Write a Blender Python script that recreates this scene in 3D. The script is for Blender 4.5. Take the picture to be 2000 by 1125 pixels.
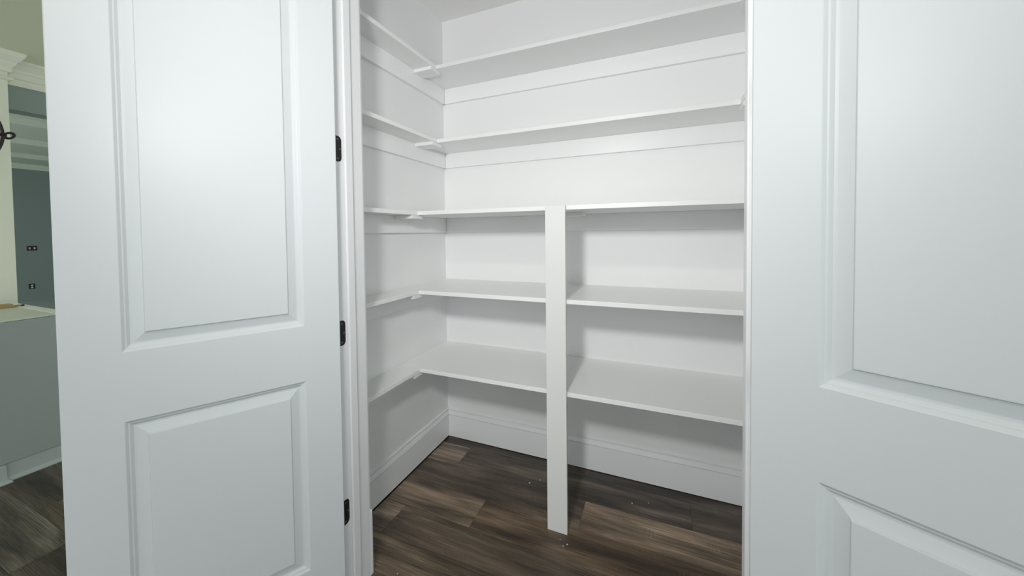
import bpy, bmesh, math, random
from mathutils import Matrix, Vector

for o in list(bpy.data.objects):
    bpy.data.objects.remove(o, do_unlink=True)
scene = bpy.context.scene
COL = scene.collection

# ------------------------------------------------------------------ camera
FPX, PPX, PPY = 743.54, 945.2, 474.5            # photograph taken as 2000 x 1125
cd = bpy.data.cameras.new('camera')
cam = bpy.data.objects.new('camera', cd)
COL.objects.link(cam)
cd.sensor_fit = 'HORIZONTAL'
cd.sensor_width = 36.0
cd.lens = FPX / 2000 * 36
cd.shift_x = (1000 - PPX) / 2000
cd.shift_y = -(562.5 - PPY) / 2000
cd.clip_start = 0.02
R_ = Vector((0.90930937, 0.41593181, -0.01253819))
U_ = Vector((-0.00010989, 0.03037116, 0.99953868))
F_ = Vector((-0.41612073, 0.90888851, -0.02766248))
m = Matrix.Identity(4)
for i in range(3):
    m[i][0], m[i][1], m[i][2] = R_[i], U_[i], -F_[i]
m.translation = (1.2889, -2.2003, 1.3623)
cam.matrix_world = m
scene.camera = cam

# ------------------------------------------------------------------ world, lights, exposure
w = bpy.data.worlds.new('world')
scene.world = w
w.use_nodes = True
bg = w.node_tree.nodes['Background']
bg.inputs[0].default_value = (0.92, 0.99, 1.0, 1)
bg.inputs[1].default_value = 1.34

fl = bpy.data.lights.new('flash_lamp', 'SPOT')     # the photographer's flash, held beside the camera
fl.energy = 76
fl.color = (1.0, 0.985, 0.975)
fl.spot_size = math.radians(145)
fl.spot_blend = 1.0
fl.shadow_soft_size = 0.08
fl.use_nodes = True
fo_ = fl.node_tree.nodes.new('ShaderNodeLightFalloff')      # the picture is an exposure blend: the flash falls off gently
fo_.inputs['Strength'].default_value = 1 / 2.2
fl.node_tree.links.new(fo_.outputs['Linear'], fl.node_tree.nodes['Emission'].inputs['Strength'])
flo = bpy.data.objects.new('flash_lamp', fl)
COL.objects.link(flo)
flo.location = (0.95, -2.21, 1.82)
flo.rotation_euler = (Vector((0.58, 0.0, 2.0)) - Vector(flo.location)).to_track_quat('-Z', 'Y').to_euler()

cl = bpy.data.lights.new('added_fill_lamp', 'AREA')    # added unseen overhead fill, brightens upward-facing bevels and shelf tops
cl.shape = 'DISK'
cl.size = 0.16
cl.energy = 13
cl.color = (1.0, 0.95, 0.88)
clo = bpy.data.objects.new('added_fill_lamp', cl)
COL.objects.link(clo)
clo.location = (0.95, -2.75, 2.728)

scene.view_settings.view_transform = 'Standard'
scene.view_settings.look = 'None'
scene.view_settings.gamma = 1
scene.view_settings.use_curve_mapping = False
scene.view_settings.exposure = 0.0


# ------------------------------------------------------------------ materials
def mat(name, col, rough=0.5, bump=0.0, bscale=60.0, var=0.0, metal=0.0, stretch=None, spec=0.5):
    M = bpy.data.materials.new(name)
    M.use_nodes = True
    nt = M.node_tree
    b = nt.nodes['Principled BSDF']
    b.inputs['Base Color'].default_value = (*col, 1)
    b.inputs['Roughness'].default_value = rough
    b.inputs['Metallic'].default_value = metal
    b.inputs['Specular IOR Level'].default_value = spec
    tc = nt.nodes.new('ShaderNodeTexCoord')
    mp = nt.nodes.new('ShaderNodeMapping')
    nt.links.new(tc.outputs['Object'], mp.inputs[0])
    if stretch:
        mp.inputs['Scale'].default_value = stretch
    no = nt.nodes.new('ShaderNodeTexNoise')
    no.inputs['Scale'].default_value = bscale
    no.inputs['Detail'].default_value = 4
    nt.links.new(mp.outputs[0], no.inputs['Vector'])
    if bump > 0:
        bp = nt.nodes.new('ShaderNodeBump')
        bp.inputs['Strength'].default_value = bump
        bp.inputs['Distance'].default_value = 0.002
        nt.links.new(no.outputs['Fac'], bp.inputs['Height'])
        nt.links.new(bp.outputs[0], b.inputs['Normal'])
    if var > 0:
        n2 = nt.nodes.new('ShaderNodeTexNoise')
        n2.inputs['Scale'].default_value = 3.0
        nt.links.new(mp.outputs[0], n2.inputs['Vector'])
        mx = nt.nodes.new('ShaderNodeMix')
        mx.data_type = 'RGBA'
        mx.inputs['A'].default_value = (*[c * (1 - var) for c in col], 1)
        mx.inputs['B'].default_value = (*[min(1, c * (1 + var)) for c in col], 1)
        nt.links.new(n2.outputs['Fac'], mx.inputs['Factor'])
        nt.links.new(mx.outputs['Result'], b.inputs['Base Color'])
    return M


def plank_material():
    M = bpy.data.materials.new('vinyl_plank')
    M.use_nodes = True
    nt = M.node_tree
    N, Lk = nt.nodes.new, nt.links.new
    b = nt.nodes['Principled BSDF']
    oi = N('ShaderNodeObjectInfo')
    tc = N('ShaderNodeTexCoord')
    off = N('ShaderNodeVectorMath'); off.operation = 'ADD'
    sc = N('ShaderNodeVectorMath'); sc.operation = 'SCALE'
    comb = N('ShaderNodeCombineXYZ')
    Lk(oi.outputs['Random'], comb.inputs[0]); Lk(oi.outputs['Random'], comb.inputs[1])
    comb.inputs[2].default_value = 0
    Lk(comb.outputs[0], sc.inputs[0]); sc.inputs['Scale'].default_value = 37.0
    Lk(tc.outputs['Object'], off.inputs[0]); Lk(sc.outputs[0], off.inputs[1])

    def noise(scale, s, detail=6, rough=0.6, dist=0.0):
        mp = N('ShaderNodeMapping'); mp.inputs['Scale'].default_value = s
        Lk(off.outputs[0], mp.inputs[0])
        n = N('ShaderNodeTexNoise')
        n.inputs['Scale'].default_value = scale
        n.inputs['Detail'].default_value = detail
        n.inputs['Roughness'].default_value = rough
        n.inputs['Distortion'].default_value = dist
        Lk(mp.outputs[0], n.inputs['Vector'])
        return n.outputs['Fac']

    def ramp(f, stops):
        r = N('ShaderNodeValToRGB')
        e = r.color_ramp.elements
        while len(e) < len(stops):
            e.new(0.5)
        for k, (p, c) in enumerate(stops):
            e[k].position = p
            e[k].color = (*c, 1) if isinstance(c, tuple) else (c, c, c, 1)
        Lk(f, r.inputs[0])
        return r.outputs[0]

    def mixc(a, bb, fac, mode='MIX'):
        x = N('ShaderNodeMix'); x.data_type = 'RGBA'; x.blend_type = mode
        for sock, v in ((x.inputs['A'], a), (x.inputs['B'], bb), (x.inputs['Factor'], fac)):
            if isinstance(v, (int, float)):
                sock.default_value = v
            elif isinstance(v, tuple):
                sock.default_value = (*v, 1)
            else:
                Lk(v, sock)
        return x.outputs['Result']

    broad = noise(1.0, (1.5, 10.0, 1), 3, 0.55, 0.6)
    grain = noise(1.0, (4.0, 130.0, 1), 8, 0.7, 1.0)
    base = ramp(broad, [(0.28, (0.040, 0.033, 0.029)), (0.45, (0.090, 0.073, 0.060)), (0.58, (0.155, 0.123, 0.097)), (0.74, (0.27, 0.228, 0.185))])
    g = ramp(grain, [(0.30, 0.42), (0.5, 0.98), (0.70, 1.60)])
    c = mixc(base, g, 1.0, 'MULTIPLY')
    # cathedral figure / knots
    mp = N('ShaderNodeMapping'); mp.inputs['Scale'].default_value = (1.3, 9.0, 1)
    Lk(off.outputs[0], mp.inputs[0])
    wv = N('ShaderNodeTexWave')
    wv.wave_type = 'RINGS'; wv.rings_direction = 'Z'
    wv.inputs['Scale'].default_value = 4.5
    wv.inputs['Distortion'].default_value = 7.0
    wv.inputs['Detail'].default_value = 3.0
    wv.inputs['Detail Scale'].default_value = 0.8
    Lk(mp.outputs[0], wv.inputs['Vector'])
    fig = ramp(wv.outputs['Fac'], [(0.0, 0.60), (0.35, 0.98), (1.0, 1.14)])
    figmask = ramp(noise(1.0, (2.2, 6.0, 1), 2), [(0.44, 0.0), (0.56, 1.0)])
    c = mixc(c, mixc(c, fig, 1.0, 'MULTIPLY'), figmask)
    # pale cross-cut saw marks
    saw = ramp(noise(1.0, (110.0, 9.0, 1), 3, 0.6, 0.2), [(0.5, 0.0), (0.72, 1.0)])
    sawmask = ramp(noise(1.0, (2.5, 7.0, 1), 2), [(0.60, 0.0), (0.72, 0.40)])
    sm = N('ShaderNodeMath'); sm.operation = 'MULTIPLY'
    Lk(saw, sm.inputs[0]); Lk(sawmask, sm.inputs[1])
    c = mixc(c, (0.32, 0.285, 0.24), sm.outputs[0])
    c = mixc(c, oi.outputs['Color'], 1.0, 'MULTIPLY')
    Lk(c, b.inputs['Base Color'])
    b.inputs['Roughness'].default_value = 0.42
    b.inputs['Specular IOR Level'].default_value = 0.4
    bp = N('ShaderNodeBump'); bp.inputs['Strength'].default_value = 0.25; bp.inputs['Distance'].default_value = 0.001
    Lk(grain, bp.inputs['Height']); Lk(bp.outputs[0], b.inputs['Normal'])
    return M


M_WALL = mat('wall_paint_white', (0.85, 0.855, 0.86), 0.55, 0.06, 220)
M_CEIL = mat('ceiling_paint', (0.86, 0.865, 0.85), 0.8, 0.1, 150)
M_KCEIL = mat('kitchen_ceiling_green_cast', (0.86, 0.88, 0.68), 0.8, 0.1, 150)  # white ceiling with the greenish ambient cast mixed into its colour
M_SHELF = mat('shelf_paint_white', (0.88, 0.885, 0.885), 0.30, 0.04, 40, stretch=(1, 6, 6))
M_POST = mat('post_paint_white', (0.78, 0.78, 0.78), 0.42, 0.05, 40)
M_TRIM = mat('trim_paint_white', (0.82, 0.83, 0.85), 0.34, 0.02, 60)
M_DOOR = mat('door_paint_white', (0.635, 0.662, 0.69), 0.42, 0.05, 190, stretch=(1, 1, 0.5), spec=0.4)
M_HINGE = mat('oil_rubbed_bronze', (0.022, 0.021, 0.022), 0.45, 0.05, 80, metal=0.6)
M_SCREW = mat('screw_head', (0.16, 0.16, 0.16), 0.35, metal=0.6)
M_PLANK = plank_material()
M_SUB = mat('subfloor', (0.012, 0.011, 0.010), 0.9)
M_FARFL = mat('far_vinyl_floor', (0.50, 0.53, 0.51), 0.30, 0.0, 4, var=0.15, stretch=(1, 6, 1))
M_GREY = mat('grey_green_wall_paint', (0.28, 0.345, 0.325), 0.6, 0.05, 150)
M_ISL = mat('island_grey_paint', (0.36, 0.40, 0.395), 0.5, 0.03, 90)
M_ISLB = mat('island_base_paint', (0.46, 0.51, 0.50), 0.45)
M_TRIMCAST = mat('trim_green_cast', (0.87, 0.88, 0.75), 0.5)  # yellow-green cast of the dim daylight put into the column and crown colour
M_BEAM = mat('ceiling_beam_green_cast', (0.82, 0.88, 0.74), 0.6)  # pale green of the ambient light coloured into the beams
M_TOP = mat('island_subtop', (0.66, 0.70, 0.58), 0.6, 0.03, 30)
M_STRIP = mat('island_strip_white', (0.86, 0.87, 0.80), 0.5)
M_WOOD = mat('raw_wood', (0.42, 0.29, 0.13), 0.6, 0.1, 20, var=0.2, stretch=(8, 1, 8))
M_BLACK = mat('black_metal', (0.012, 0.011, 0.011), 0.4, 0.03, 60)
M_BOX = mat('black_plastic_box', (0.01, 0.01, 0.011), 0.5)
M_OUT = mat('white_receptacle', (0.7, 0.72, 0.72), 0.4)
M_DEB = mat('drywall_crumb', (0.75, 0.73, 0.68), 0.8)


# ------------------------------------------------------------------ helpers
def link(name, me, material, parent=None):
    o = bpy.data.objects.new(name, me)
    COL.objects.link(o)
    if material:
        me.materials.clear()
        me.materials.append(material)
    if parent:
        o.parent = parent
    return o


def finish(bm, name, smooth=False):
    bmesh.ops.recalc_face_normals(bm, faces=bm.faces[:])
    me = bpy.data.meshes.new(name)
    bm.to_mesh(me)
    bm.free()
    if smooth:
        for p in me.polygons:
            p.use_smooth = True
    return me


def add_box(bm, x0, x1, y0, y1, z0, z1):
    v = [bm.verts.new(c) for c in ((x0, y0, z0), (x1, y0, z0), (x1, y1, z0), (x0, y1, z0),
                                   (x0, y0, z1), (x1, y0, z1), (x1, y1, z1), (x0, y1, z1))]
    for f in ((0, 3, 2, 1), (4, 5, 6, 7), (0, 1, 5, 4), (1, 2, 6, 5), (2, 3, 7, 6), (3, 0, 4, 7)):
        bm.faces.new([v[i] for i in f])


def box(name, b, material, parent=None, bev=0.0):
    bm = bmesh.new()
    add_box(bm, *b)
    if bev:
        bmesh.ops.bevel(bm, geom=bm.edges[:], offset=bev, segments=2, profile=0.5, affect='EDGES')
    return link(name, finish(bm, name), material, parent)


def boxes(name, bs, material, parent=None):
    bm = bmesh.new()
    for b in bs:
        add_box(bm, *b)
    return link(name, finish(bm, name), material, parent)


def prism(name, prof, p0, p1, out, material, parent=None):
    """Sweep a profile of (distance out from the wall, height) straight from p0 to p1."""
    bm = bmesh.new()
    rings = []
    for p in (p0, p1):
        rings.append([bm.verts.new((p[0] + out[0] * d, p[1] + out[1] * d, z)) for d, z in prof])
    n = len(prof)
    for i in range(n):
        j = (i + 1) % n
        bm.faces.new((rings[0][i], rings[0][j], rings[1][j], rings[1][i]))
    bm.faces.new(rings[0][::-1])
    bm.faces.new(rings[1])
    return link(name, finish(bm, name), material, parent)


def collar(name, rect, prof, material, parent=None):
    """Mitred moulding around a rectangular shaft: profile of (offset, z), closed top and bottom."""
    x0, x1, y0, y1 = rect
    bm = bmesh.new()
    rings = []
    for d, z in prof:
        rings.append([bm.verts.new(c) for c in ((x0 - d, y0 - d, z), (x1 + d, y0 - d, z), (x1 + d, y1 + d, z), (x0 - d, y1 + d, z))])
    for a, b in zip(rings[:-1], rings[1:]):
        for i in range(4):
            j = (i + 1) % 4
            bm.faces.new((a[i], a[j], b[j], b[i]))
    bm.faces.new(rings[0][::-1])
    bm.faces.new(rings[-1])
    return link(name, finish(bm, name), material, parent)


def cyl(bm, c, r, h, axis='Z', seg=16):
    rot = {'Z': Matrix.Identity(4), 'X': Matrix.Rotation(math.pi / 2, 4, 'Y'), 'Y': Matrix.Rotation(math.pi / 2, 4, 'X')}[axis]
    bmesh.ops.create_cone(bm, cap_ends=True, segments=seg, radius1=r, radius2=r, depth=h, matrix=Matrix.Translation(c) @ rot)


def torus(bm, c, R, r, axes, n=48, k=8):
    """Ring in the plane spanned by axes=(a,b)."""
    a, b = Vector(axes[0]).normalized(), Vector(axes[1]).normalized()
    nrm = a.cross(b)
    rows = []
    for i in range(n):
        t = 2 * math.pi * i / n
        d = a * math.cos(t) + b * math.sin(t)
        rows.append([bm.verts.new(Vector(c) + d * (R + r * math.cos(2 * math.pi * j / k)) + nrm * (r * math.sin(2 * math.pi * j / k))) for j in range(k)])
    for i in range(n):
        for j in range(k):
            bm.faces.new((rows[i][j], rows[(i + 1) % n][j], rows[(i + 1) % n][(j + 1) % k], rows[i][(j + 1) % k]))


def tag(o, label, cat=None, group=None):
    o['label'] = label
    if cat:
        o['category'] = cat
    if group:
        o['group'] = group
    return o


def struct(o, label=None):
    o['kind'] = 'structure'
    if label:
        o['label'] = label
    return o


def empty(name, loc=(0, 0, 0)):
    o = bpy.data.objects.new(name, None)
    o.empty_display_size = 0.05
    COL.objects.link(o)
    o.location = loc
    return o


def child_box(parent, name, b, material, bev=0.0):
    """A part given in world coordinates under an Empty that has only a location."""
    L = parent.location
    return box(name, (b[0] - L.x, b[1] - L.x, b[2] - L.y, b[3] - L.y, b[4] - L.z, b[5] - L.z), material, parent, bev)


# ------------------------------------------------------------------ measures (metres; pantry back left corner = origin)
H = 2.743
XR = 1.736                       # right wall of the pantry
YI, YF = -1.050, -1.187          # inner and outer face of the wall with the doors
JL, JR = 0.25, 1.486             # jamb faces
DOOR_H = 2.44

# ------------------------------------------------------------------ room shell
wall_left = struct(boxes('wall_left', [(-0.12, 0, YF, 0.12, 0, H)], M_WALL), 'white painted side wall of the pantry carrying narrow shelves')
wall_back = struct(boxes('wall_back', [(0, XR, 0, 0.12, 0, H)], M_WALL), 'white painted back wall of the pantry behind the deep shelves')
wall_right = struct(boxes('wall_right', [(XR, XR + 0.12, YI, 0.12, 0, H)], M_WALL), 'white painted side wall of the pantry behind the open door')
struct(boxes('wall_front', [(0, JL - 0.018, YF, YI, 0, H), (JR + 0.018, 3.6, YF, YI, 0, H), (JL - 0.018, JR + 0.018, YF, YI, DOOR_H + 0.03, H)], M_WALL),
       'white wall that the pantry double doors are hung in')
struct(boxes('ceiling', [(0, XR, YI, 0, H, H + 0.1)], M_CEIL), 'white pantry ceiling above the top shelf')
struct(boxes('ceiling_kitchen', [(-1.0, 3.6, -6.5, YI, H, H + 0.1), (-3.45, -1.0, -4.6, YI, H, H + 0.1), (-3.45, 0, YI, 5.0, H, H + 0.1)], M_KCEIL), 'flat kitchen ceiling above island and column')

# baseboards
BB = [(0, 0), (0.016, 0), (0.016, 0.1455), (0.0110, 0.1465), (0.0110, 0.1485), (0.0165, 0.1495), (0.0155, 0.1540), (0.0085, 0.1735), (0.0050, 0.1742), (0.0050, 0.1762), (0.0080, 0.1770), (0.0072, 0.1840), (0.0045, 0.187), (0, 0.187)]
def bb(dz): return [(d, z if z > 0.05 else z + dz) for d, z in BB]
struct(prism('baseboard_left', bb(0.010), (0, 0), (0, YI), (1, 0), M_TRIM), 'tall white baseboard under the narrow side shelves')
struct(prism('baseboard_back', bb(0.004), (0.0, 0), (XR, 0), (0, -1), M_TRIM), 'tall white baseboard along the back wall of the pantry')
struct(prism('baseboard_right', bb(0.003), (XR, YI), (XR, 0), (-1, 0), M_TRIM), 'tall white baseboard on the pantry wall behind the door')

# ------------------------------------------------------------------ floor and its planks
floor = struct(boxes('floor', [(-3.4, 3.6, -6.5, -0.0145, -0.06, -0.0125), (-0.12, XR, -0.0145, 0.12, -0.06, -0.0125)], M_SUB), 'dark brown wood-look plank floor running through pantry and kitchen')
far = struct(boxes('floor_great_room', [(-11.4, -3.4, -6.5, 5.0, -0.06, 0.0), (-3.4, -0.12, -0.0145, 5.0, -0.06, 0.0)], M_FARFL), 'pale grey reflecting floor of the far room')
W_ = 0.1940
PL = 1.22
random.seed(4)
joints = {-1: -0.31, 0: 0.212, 1: 0.956, 2: 0.492, 3: 0.138, 4: -0.28, 5: 0.70, 6: -1.53, 7: -1.11, 8: -0.35}
tones = {(0, 'l'): (2.1, 2.05, 1.95), (2, 'l'): (2.25, 2.1, 1.85), (1, 'r'): (1.95, 1.82, 1.6), (3, 'r'): (1.2, 1.14, 1.05),
         (0, 'r'): (0.80, 0.78, 0.77), (1, 'l'): (1.0, 0.95, 0.90), (2, 'r'): (1.15, 1.0, 0.85), (3, 'l'): (1.6, 1.55, 1.5), (4, 'r'): (1.3, 1.22, 1.1),
         (6, 'l'): (0.72, 0.73, 0.72), (6, 'r'): (0.95, 0.92, 0.8), (7, 'l'): (0.95, 1.0, 1.02), (7, 'r'): (0.72, 0.72, 0.70), (8, 'l'): (0.8, 0.8, 0.8)}
meshes = {}
YTOP = -0.086
for k in range(-1, 19):
    y1 = YTOP - W_ * k
    y0 = y1 - W_
    if k == -1:
        y1, y0 = -0.0145, YTOP
    j = joints.get(k, random.uniform(-1, 0.2))
    xs = [j]
    while xs[0] > -3.4:
        xs.insert(0, xs[0] - PL)
    while xs[-1] < 2.6:
        xs.append(xs[-1] + PL)
    inside = y1 > YI - 0.02
    spans = [(0.0145, XR - 0.0145), (-3.4, -0.1205)] if inside else [(-3.4, 2.6)]
    for x0, x1, j in [(max(a, lo), min(b, hi), j) for lo, hi in spans for a, b in zip(xs[:-1], xs[1:])]:
        if x1 - x0 < 0.02:
            continue
        ln, wd = round(x1 - x0, 4), round(y1 - y0, 4)
        key = (ln, wd)
        if key not in meshes:
            bm = bmesh.new()
            g, c, t = 0.0003, 0.0009, 0.012
            X0, X1, Y0, Y1 = -ln / 2 + g, ln / 2 - g, -wd / 2 + g, wd / 2 - g
            lower = [bm.verts.new(q) for q in ((X0, Y0, -t), (X1, Y0, -t), (X1, Y1, -t), (X0, Y1, -t))]
            mid = [bm.verts.new(q) for q in ((X0, Y0, -c * 0.6), (X1, Y0, -c * 0.6), (X1, Y1, -c * 0.6), (X0, Y1, -c * 0.6))]
            top = [bm.verts.new(q) for q in ((X0 + c, Y0 + c, 0), (X1 - c, Y0 + c, 0), (X1 - c, Y1 - c, 0), (X0 + c, Y1 - c, 0))]
            for r0, r1 in ((lower, mid), (mid, top)):
                for i in range(4):
                    bm.faces.new((r0[i], r0[(i + 1) % 4], r1[(i + 1) % 4], r1[i]))
            bm.faces.new(top)
            bm.faces.new(lower[::-1])
            meshes[key] = finish(bm, 'plank')
            meshes[key].materials.append(M_PLANK)
        o = bpy.data.objects.new('plank', meshes[key])
        COL.objects.link(o)
        o.parent = floor
        o.location = ((x0 + x1) / 2, (y0 + y1) / 2, 0)
        side = 'l' if (x0 + x1) / 2 < j else 'r'
        t = tones.get((k, side)) if abs((x0 + x1) / 2 - j) < PL else None
        if t is None:
            f = random.uniform(0.65, 1.2)
            t = (f, f * random.uniform(0.95, 1.0), f * random.uniform(0.88, 0.97))
        o.color = (*t, 1)

# ------------------------------------------------------------------ door frame: jambs, stops, casings, hinges
def jamb(n, face, s, label):
    """face = x of the jamb face, s = +1 if it faces right."""
    t = struct(empty(f'trim_{n}', (face, (YF + YI) / 2, 0)), label)
    L = t.location
    def part(name, x0, x1, y0, y1, z0, z1, bev=0.0):
        a, b = sorted((x0, x1))
        return child_box(t, name, (a, b, y0, y1, z0, z1), M_TRIM, bev)
    part('jamb_board', face - s * 0.018, face, YF, YI, 0, DOOR_H + 0.01, 0.0015)
    part('door_stop', face, face + s * 0.011, -1.147, -1.112, 0, DOOR_H, 0.003)
    # casing on the kitchen side
    part('casing', face - s * 0.006, face - s * 0.095, YF - 0.017, YF, 0, DOOR_H + 0.09, 0.003)
    # inner casing and its plinth block
    part('inner_casing', face - s * 0.006, face - s * 0.09, YI, YI + 0.012, 0.262, DOOR_H + 0.09, 0.002)
    part('plinth_block', face, face - s * 0.095, YI, YI + 0.0165, 0, 0.262, 0.003)
    # hinges
    for zc in (0.346, 1.005, 1.667, 2.325):
        bm = bmesh.new()
        h, d, r = 0.0455, 0.0300, 0.0155
        pts = [(0, -h), (d - r, -h)]
        pts += [(d - r + r * math.sin(a), -h + r - r * math.cos(a)) for a in [math.radians(q) for q in range(15, 91, 15)]]
        pts += [(d - r + r * math.cos(a), h - r + r * math.sin(a)) for a in [math.radians(q) for q in range(0, 91, 15)]]
        pts += [(0, h)]
        th = 0.0009
        A = [bm.verts.new((0, y, z)) for y, z in pts]
        B = [bm.verts.new((s * th, y, z)) for y, z in pts]
        bm.faces.new(A); bm.faces.new(B)
        for i in range(len(pts)):
            bm.faces.new((A[i], A[(i + 1) % len(pts)], B[(i + 1) % len(pts)], B[i]))
        hg = link('hinge', finish(bm, 'hinge'), M_HINGE, t)
        hg.location = (0, YF - L.y, zc)
        hg['label'] = 'dark bronze hinge with rounded corners'
        bm = bmesh.new()
        cyl(bm, (0, -0.006, 0), 0.0058, 0.091, 'Z', 14)
        cyl(bm, (0, -0.006, 0.047), 0.0042, 0.004, 'Z', 12)
        cyl(bm, (0, -0.006, -0.047), 0.0042, 0.004, 'Z', 12)
        link('knuckle', finish(bm, 'knuckle'), M_HINGE, hg)
        for y, z in ((0.0115, 0.034), (0.0225, 0.0), (0.0115, -0.034)):
            bm = bmesh.new()
            cyl(bm, (s * 0.0011, y, z), 0.0036, 0.0012, 'X', 14)
            link('screw', finish(bm, 'screw'), M_SCREW, hg)
    return t

jamb(1, JL, 1, 'white door jamb with bronze hinges beside the narrow side shelves')
jamb(2, JR, -1, 'white door jamb beside the door that hides the far end of the shelves')
t3 = struct(empty('trim_3', ((JL + JR) / 2, YF, DOOR_H)), 'white head jamb and casing above the pantry doorway')
child_box(t3, 'jamb_board', (JL - 0.018, JR + 0.018, YF, YI, DOOR_H + 0.01, DOOR_H + 0.03), M_TRIM)
child_box(t3, 'casing', (JL - 0.095, JR + 0.095, YF - 0.017, YF, DOOR_H + 0.016, DOOR_H + 0.105), M_TRIM)


# ------------------------------------------------------------------ doors
ST, PW, DW, TH = 0.1133, 0.4398, 0.6669, 0.035
ZU, ZL, ZB, ZT = 1.0611, 0.8781, 0.2377, 2.315
# (distance inwards from the opening's edge, height relative to the face)
STICK = [(0, 0), (0.0012, -0.0006), (0.0066, -0.0056), (0.0092, -0.0060), (0.0102, -0.0066), (0.0158, -0.0116), (0.0195, -0.0120)]
RAISE = [(0.0195, -0.0120), (0.0215, -0.0119), (0.0452, -0.0056), (0.0478, -0.0008), (0.0490, -0.0005)]

def door(n, pin, s, ang, label):
    """Local frame: x along the door from the hinge, y = depth with the seen face at y = +TH .. 0 behind, pin at origin."""
    d = struct(empty(f'door_{n}', (pin[0], pin[1], 0.010)), label)
    d.rotation_euler = (0, 0, ang)
    # s mirrors local y so that the panelled face ends up towards the camera
    oy, ox = 0.006, 0.003
    def P(x, dep, z):            # dep: height above the seen face
        return (ox + x, s * (oy + TH + dep), z - 0.010)
    bm = bmesh.new()
    xs = [0, ST, ST + PW, DW]
    zs = [0.012, ZB, ZL, ZU, ZT, DOOR_H]
    c = 0.0025
    def q(a, b, cc, dd): bm.faces.new([bm.verts.new(v) for v in (a, b, cc, dd)])
    xe = [c, ST, ST + PW, DW - c]
    ze = [zs[0] + c, ZB, ZL, ZU, ZT, DOOR_H - c]
    for i in range(3):
        for k in range(5):
            if i == 1 and k in (1, 3):
                continue
            q(P(xe[i], 0, ze[k]), P(xe[i + 1], 0, ze[k]), P(xe[i + 1], 0, ze[k + 1]), P(xe[i], 0, ze[k + 1]))
    def rings(bm, x0, x1, z0, z1, prof, cap):
        prev = None
        for d_, h_ in prof:
            r = [bm.verts.new(P(*v)) for v in ((x0 + d_, h_, z0 + d_), (x1 - d_, h_, z0 + d_), (x1 - d_, h_, z1 - d_), (x0 + d_, h_, z1 - d_))]
            if prev:
                for i in range(4):
                    bm.faces.new((prev[i], prev[(i + 1) % 4], r[(i + 1) % 4], r[i]))
            prev = r
        if cap:
            bm.faces.new(prev)
    for z0, z1 in ((ZB, ZL), (ZU, ZT)):
        rings(bm, ST, ST + PW, z0, z1, STICK, False)
    # eased front edge, sides, back
    rim = [(xe[0], ze[0]), (xe[3], ze[0]), (xe[3], ze[5]), (xe[0], ze[5])]
    out = [(0, zs[0]), (DW, zs[0]), (DW, zs[5]), (0, zs[5])]
    for i in range(4):
        j = (i + 1) % 4
        q(P(rim[i][0], 0, rim[i][1]), P(rim[j][0], 0, rim[j][1]), P(out[j][0], -c, out[j][1]), P(out[i][0], -c, out[i][1]))
        q(P(out[i][0], -c, out[i][1]), P(out[j][0], -c, out[j][1]), P(out[j][0], -TH, out[j][1]), P(out[i][0], -TH, out[i][1]))
    q(*[P(x, -TH, z) for x, z in out])
    bmesh.ops.remove_doubles(bm, verts=bm.verts[:], dist=0.00005)
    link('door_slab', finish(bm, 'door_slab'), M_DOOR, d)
    for z0, z1 in ((ZB, ZL), (ZU, ZT)):
        bm = bmesh.new()
        rings(bm, ST, ST + PW, z0, z1, RAISE, True)
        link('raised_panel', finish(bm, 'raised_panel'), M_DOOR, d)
    return d

AL = -2.0691
AR = -0.5259
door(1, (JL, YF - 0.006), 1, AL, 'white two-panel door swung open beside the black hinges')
door(2, (JR, YF - 0.006), -1, AR, 'white two-panel door swung open in front of the shelf ends')

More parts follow.
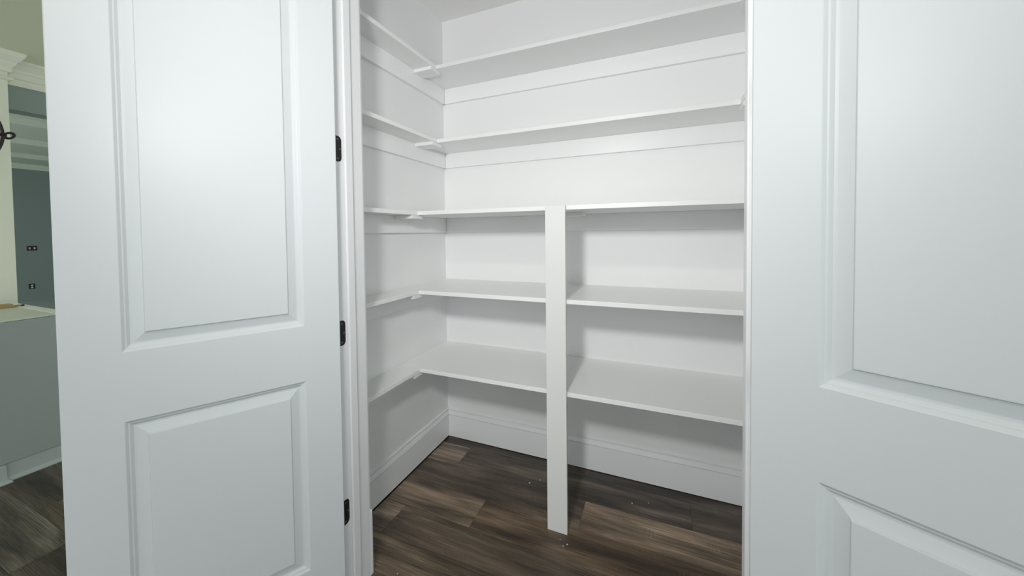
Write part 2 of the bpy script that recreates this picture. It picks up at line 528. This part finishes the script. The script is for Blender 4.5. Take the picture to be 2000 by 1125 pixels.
# ------------------------------------------------------------------ pantry shelves
T = 0.0203
CL = 0.0195
levels = [  # z of the underside, side-shelf width, back-shelf depth, cleat height, word
    (2.2978, 0.1378, 0.3112, 0.0950, 'topmost white wall shelf of the pantry, nearest the ceiling'),
    (1.8791, 0.1378, 0.3112, 0.0935, 'white wall shelf second from the pantry ceiling, above the post'),
    (1.4580, 0.1350, 0.5140, 0.0928, 'deep white pantry shelf level with the top of the post'),
    (1.0383, 0.1350, 0.5140, 0.0930, 'deep white pantry shelf halfway up the post'),
    (0.6202, 0.1350, 0.5140, 0.0930, 'lowest deep white pantry shelf, above the baseboard')]
PX0, PX1 = 0.8283, 0.9184
for i, (z, ws, db, ch, word) in enumerate(levels):
    upper = i < 2
    # painted cleats nailed to the walls under every shelf
    box('cleat', (0, CL, YI + 0.001, -CL, z - ch, z), M_SHELF, wall_left, 0.0015)
    box('cleat', (CL, XR - CL, -CL, 0, z - ch, z), M_SHELF, wall_back, 0.0015)
    box('cleat', (XR - CL, XR, YI + 0.001, -CL, z - ch, z), M_SHELF, wall_right, 0.0015)
    # one U-shaped shelf per level: boards butted together over flat battens
    t = tag(empty('pantry_shelf', (XR / 2, -db / 2, z)), word, 'shelf', 'pantry shelves')
    child_box(t, 'side_board', (0, ws, YI + 0.001, -db, z, z + T), M_SHELF, 0.0012)
    child_box(t, 'side_board', (XR - ws, XR, YI + 0.001, -db, z, z + T), M_SHELF, 0.0012)
    child_box(t, 'joint_batten', (CL, ws - 0.002, -db - 0.050, -db + 0.046, z - 0.0190, z), M_SHELF, 0.0015)
    child_box(t, 'joint_batten', (XR - ws + 0.002, XR - CL, -db - 0.050, -db + 0.046, z - 0.0190, z), M_SHELF, 0.0015)
    if upper:
        child_box(t, 'back_board', (0, XR, -db, 0, z, z + T), M_SHELF, 0.0012)
    else:
        child_box(t, 'back_board', (0, 0.873, -db, 0, z, z + T), M_SHELF, 0.0012)
        child_box(t, 'back_board', (0.873, XR, -db, 0, z, z + T), M_SHELF, 0.0012)
        child_box(t, 'joint_batten', (0.79, 0.955, -0.30, -0.21, z - 0.019, z), M_SHELF, 0.0015)

post = tag(box('support_post', (PX0, PX1, -0.514 - 0.0195, -0.514, 0.0, 1.4580 + T), M_POST, None, 0.0012),
           'white flat board post standing on the floor, carrying the three lower shelves', 'post')

# crumbs left on the floor by the trim work
random.seed(9)
crumbs = [(0.655, -0.262, 0.006), (0.70, -0.215, 0.0045), (0.915, -0.60, 0.004), (0.93, -0.585, 0.005), (0.895, -0.57, 0.003), (1.17, -0.205, 0.005), (1.245, -0.17, 0.0035), (0.34, -1.0, 0.0035)]
for k, (x, y, r) in enumerate(crumbs):
    bm = bmesh.new()
    bmesh.ops.create_icosphere(bm, subdivisions=1, radius=r)
    for v in bm.verts:
        v.co = Vector((v.co.x * random.uniform(0.6, 1.2), v.co.y * random.uniform(0.4, 1.0), v.co.z * 0.45)) 
    zmin = min(v.co.z for v in bm.verts)
    for v in bm.verts:
        v.co.z -= zmin
    o = link('plaster_crumb', finish(bm, 'plaster_crumb'), M_DEB)
    o.location = (x, y, -0.0002)
    tag(o, 'tiny white plaster crumb lying on the dark pantry floor', 'debris', 'crumbs on the pantry floor')

# ------------------------------------------------------------------ kitchen island beyond the open door
isl = tag(empty('kitchen_island', (-2.55, -2.1, 0)), 'grey panelled kitchen island with unfinished pale top', 'island')
IX0, IX1, IY0, IY1 = -3.06, -2.02, -3.20, -1.145
child_box(isl, 'end_panel', (IX1 - 0.02, IX1, IY0, IY1, 0.104, 0.897), M_ISL, 0.001)
child_box(isl, 'carcass', (IX0, IX1 - 0.02, IY0 + 0.005, IY1 - 0.002, 0.104, 0.893), M_ISL)
L = isl.location
shoe = [(0, 0), (0.026, 0), (0.026, 0.006), (0.020, 0.016), (0.012, 0.022), (0.012, 0.102), (0, 0.102)]
shoe_w = prism('base_moulding', shoe, (IX1 - 0.022 - L.x, IY1 - L.y), (IX1 - 0.022 - L.x, IY0 - L.y), (1, 0), M_ISLB, isl)
collar('base_block', (-2.10 - L.x, -2.010 - L.x, -1.62 - L.y, -1.420 - L.y), [(0.020, 0), (0.020, 0.006), (0.012, 0.014), (0.004, 0.018), (0.002, 0.090), (0.000, 0.102)], M_ISLB, isl)
child_box(isl, 'plinth', (IX0 + 0.02, IX1 - 0.022, IY0 + 0.03, IY1 - 0.02, 0.0, 0.104), M_ISLB)
child_box(isl, 'top_board', (IX0, IX1, IY0, IY1 - 0.056, 0.893, 0.905), M_TOP, 0.001)
child_box(isl, 'top_edge_strip', (IX0, IX1, IY1 - 0.055, IY1, 0.893, 0.907), M_STRIP, 0.001)
tag(box('wood_offcut', (-2.655, -2.58, -1.85, -1.222, 0.905, 0.929), M_WOOD, None, 0.001), 'tan raw wood offcut lying on the island top', 'board')
pen = tag(empty('marking_stick', (-2.60, -1.20, 0.912)), 'thin wooden stick with black tip on the island top', 'stick')
child_box(pen, 'shaft', (-2.607, -2.595, -1.220, -1.185, 0.905, 0.918), M_WOOD, 0.002)
child_box(pen, 'tip', (-2.607, -2.595, -1.185, -1.168, 0.906, 0.917), M_BLACK, 0.002)

# ------------------------------------------------------------------ column, header beam and great room
col = tag(empty('square_column', (-3.30, -1.235, 0)), 'pale square column with crown capital behind the island', 'column')
L = col.location
CR = (-3.48 - L.x, -3.12 - L.x, -1.41 - L.y, -1.062 - L.y)
box('shaft', (CR[0], CR[1], CR[2], CR[3], 0.0, H), M_TRIMCAST, col)
collar('crown', CR, [(0, 2.590), (0.004, 2.596), (0.018, 2.600), (0.018, 2.632), (0.024, 2.640), (0.034, 2.655), (0.040, 2.672), (0.058, 2.694), (0.072, 2.712), (0.078, 2.726), (0.080, 2.7428)], M_TRIMCAST, col)
collar('neck_ring', CR, [(0, 2.535), (0.010, 2.539), (0.024, 2.548), (0.026, 2.556), (0.014, 2.566), (0, 2.568)], M_TRIMCAST, col)
collar('base', CR, [(0.016, 0), (0.016, 0.17), (0.008, 0.185), (0, 0.187)], M_TRIMCAST, col)
hdr = struct(boxes('wall_header', [(-3.45, -3.30, -3.6, -1.41, 2.37, H), (-3.45, -3.30, -1.062, 5.0, 2.37, H)], M_GREY), 'grey header beam above the wide opening to the far room')
CRP = [(0, 2.556), (0.012, 2.556), (0.014, 2.566), (0.010, 2.574), (0.012, 2.604), (0.024, 2.612), (0.030, 2.650), (0.036, 2.656), (0.042, 2.676), (0.066, 2.712), (0.078, 2.724), (0.080, 2.7428), (0, 2.7428)]
prism('crown_moulding', CRP, (-3.30, -1.062), (-3.30, 5.0), (1, 0), M_TRIMCAST, hdr)
ZC = 3.05
gc = struct(boxes('ceiling_great_room', [(-11.4, -3.45, -2.4, 5.0, ZC, ZC + 0.1)], M_CEIL), 'pale far room ceiling with wide beams')
struct(boxes('wall_header_upper', [(-3.55, -3.45, -3.6, 5.0, 2.37, ZC)], M_BEAM), 'far side of the header beam')
XC = 1.289
for k, (d0, d1) in enumerate(((6.5, 7.62), (8.127, 9.17), (9.80, 10.80), (11.50, 12.49))):
    box('ceiling_beam', (XC - d1, XC - d0, -2.4, 5.0, 2.960, ZC), M_BEAM, gc)
wf = struct(boxes('wall_far', [(-11.4, -11.2, -6.5, 5.0, 0, ZC)], M_GREY), 'dark grey-green far wall with uncovered outlet boxes')
prism('crown_moulding', [(0, 2.856), (0.012, 2.856), (0.02, 2.88), (0.07, 2.94), (0.08, 2.96), (0, 2.96)], (-11.2, -6.0), (-11.2, 5.0), (1, 0), M_BEAM, wf)
struct(boxes('wall_great_room_back', [(-11.4, -0.12, 5.0, 5.12, 0, ZC)], M_GREY), 'grey back wall of the far room')

sw = tag(empty('switch_box', (-11.2, 1.26, 1.14)), 'black two-gang switch box with no cover plate on the far wall', 'switch')
child_box(sw, 'box', (-11.2, -11.19, 1.185, 1.335, 1.090, 1.190), M_BOX, 0.002)
for y in (1.224, 1.296):
    child_box(sw, 'toggle', (-11.19, -11.178, y - 0.013, y + 0.013, 1.118, 1.162), M_OUT, 0.003)
ol = tag(empty('outlet_box', (-11.2, 1.235, 0.305)), 'black single outlet box with white receptacle low on the far wall', 'outlet')
child_box(ol, 'box', (-11.2, -11.19, 1.190, 1.280, 0.25, 0.36), M_BOX, 0.002)
for z in (0.283, 0.327):
    bm = bmesh.new()
    cyl(bm, (0.015, 0, z - 0.305), 0.019, 0.012, 'X', 20)
    link('receptacle', finish(bm, 'receptacle'), M_OUT, ol)

# pendant over the island: only the side of its ring reaches into the picture
PC = Vector((-2.55, -1.475, 2.03))
pd = tag(empty('pendant_lamp', PC), 'black ring pendant lamp hanging over the island', 'lamp')
bm = bmesh.new(); torus(bm, (0, 0, 0), 0.235, 0.009, ((0, 1, 0), (0, 0, 1)))
link('ring', finish(bm, 'ring', True), M_BLACK, pd)
bm = bmesh.new(); torus(bm, (0, 0, 0), 0.215, 0.007, ((1, 0, 0), (0, 0, 1)))
link('cross_ring', finish(bm, 'cross_ring', True), M_BLACK, pd)
for s in (1, -1):
    bm = bmesh.new(); torus(bm, (0, s * 0.262, 0), 0.020, 0.008, ((0, 1, 0), (0, 0.35, 1)), 24, 8)
    link('pivot_loop', finish(bm, 'pivot_loop', True), M_BLACK, pd)
    bm = bmesh.new(); cyl(bm, (0, s * 0.225, 0), 0.010, 0.05, 'Y', 14)
    link('pivot_pin', finish(bm, 'pivot_pin'), M_BLACK, pd)
bm = bmesh.new(); cyl(bm, (0, 0, (H - PC.z + 0.235) / 2), 0.007, H - PC.z - 0.235, 'Z', 12)
link('rod', finish(bm, 'rod'), M_BLACK, pd)
bm = bmesh.new(); cyl(bm, (0, 0, H - PC.z - 0.0125), 0.065, 0.025, 'Z', 24)
link('canopy', finish(bm, 'canopy'), M_BLACK, pd)
bm = bmesh.new(); cyl(bm, (0, 0, 0.16), 0.018, 0.15, 'Z', 14)
link('socket', finish(bm, 'socket'), M_BLACK, pd)

can = tag(empty('added_fill_fixture', (0.95, -2.75, H)), 'made-up round fixture of the added fill lamp in the kitchen ceiling', 'lamp')  # invented fixture out of view, goes with the overhead fill
bm = bmesh.new(); torus(bm, (0, 0, -0.004), 0.095, 0.008, ((1, 0, 0), (0, 1, 0)), 32, 8)
link('trim_ring', finish(bm, 'trim_ring', True), M_TRIM, can)
bm = bmesh.new(); cyl(bm, (0, 0, -0.003), 0.09, 0.006, 'Z', 32)
link('lens', finish(bm, 'lens'), M_OUT, can)
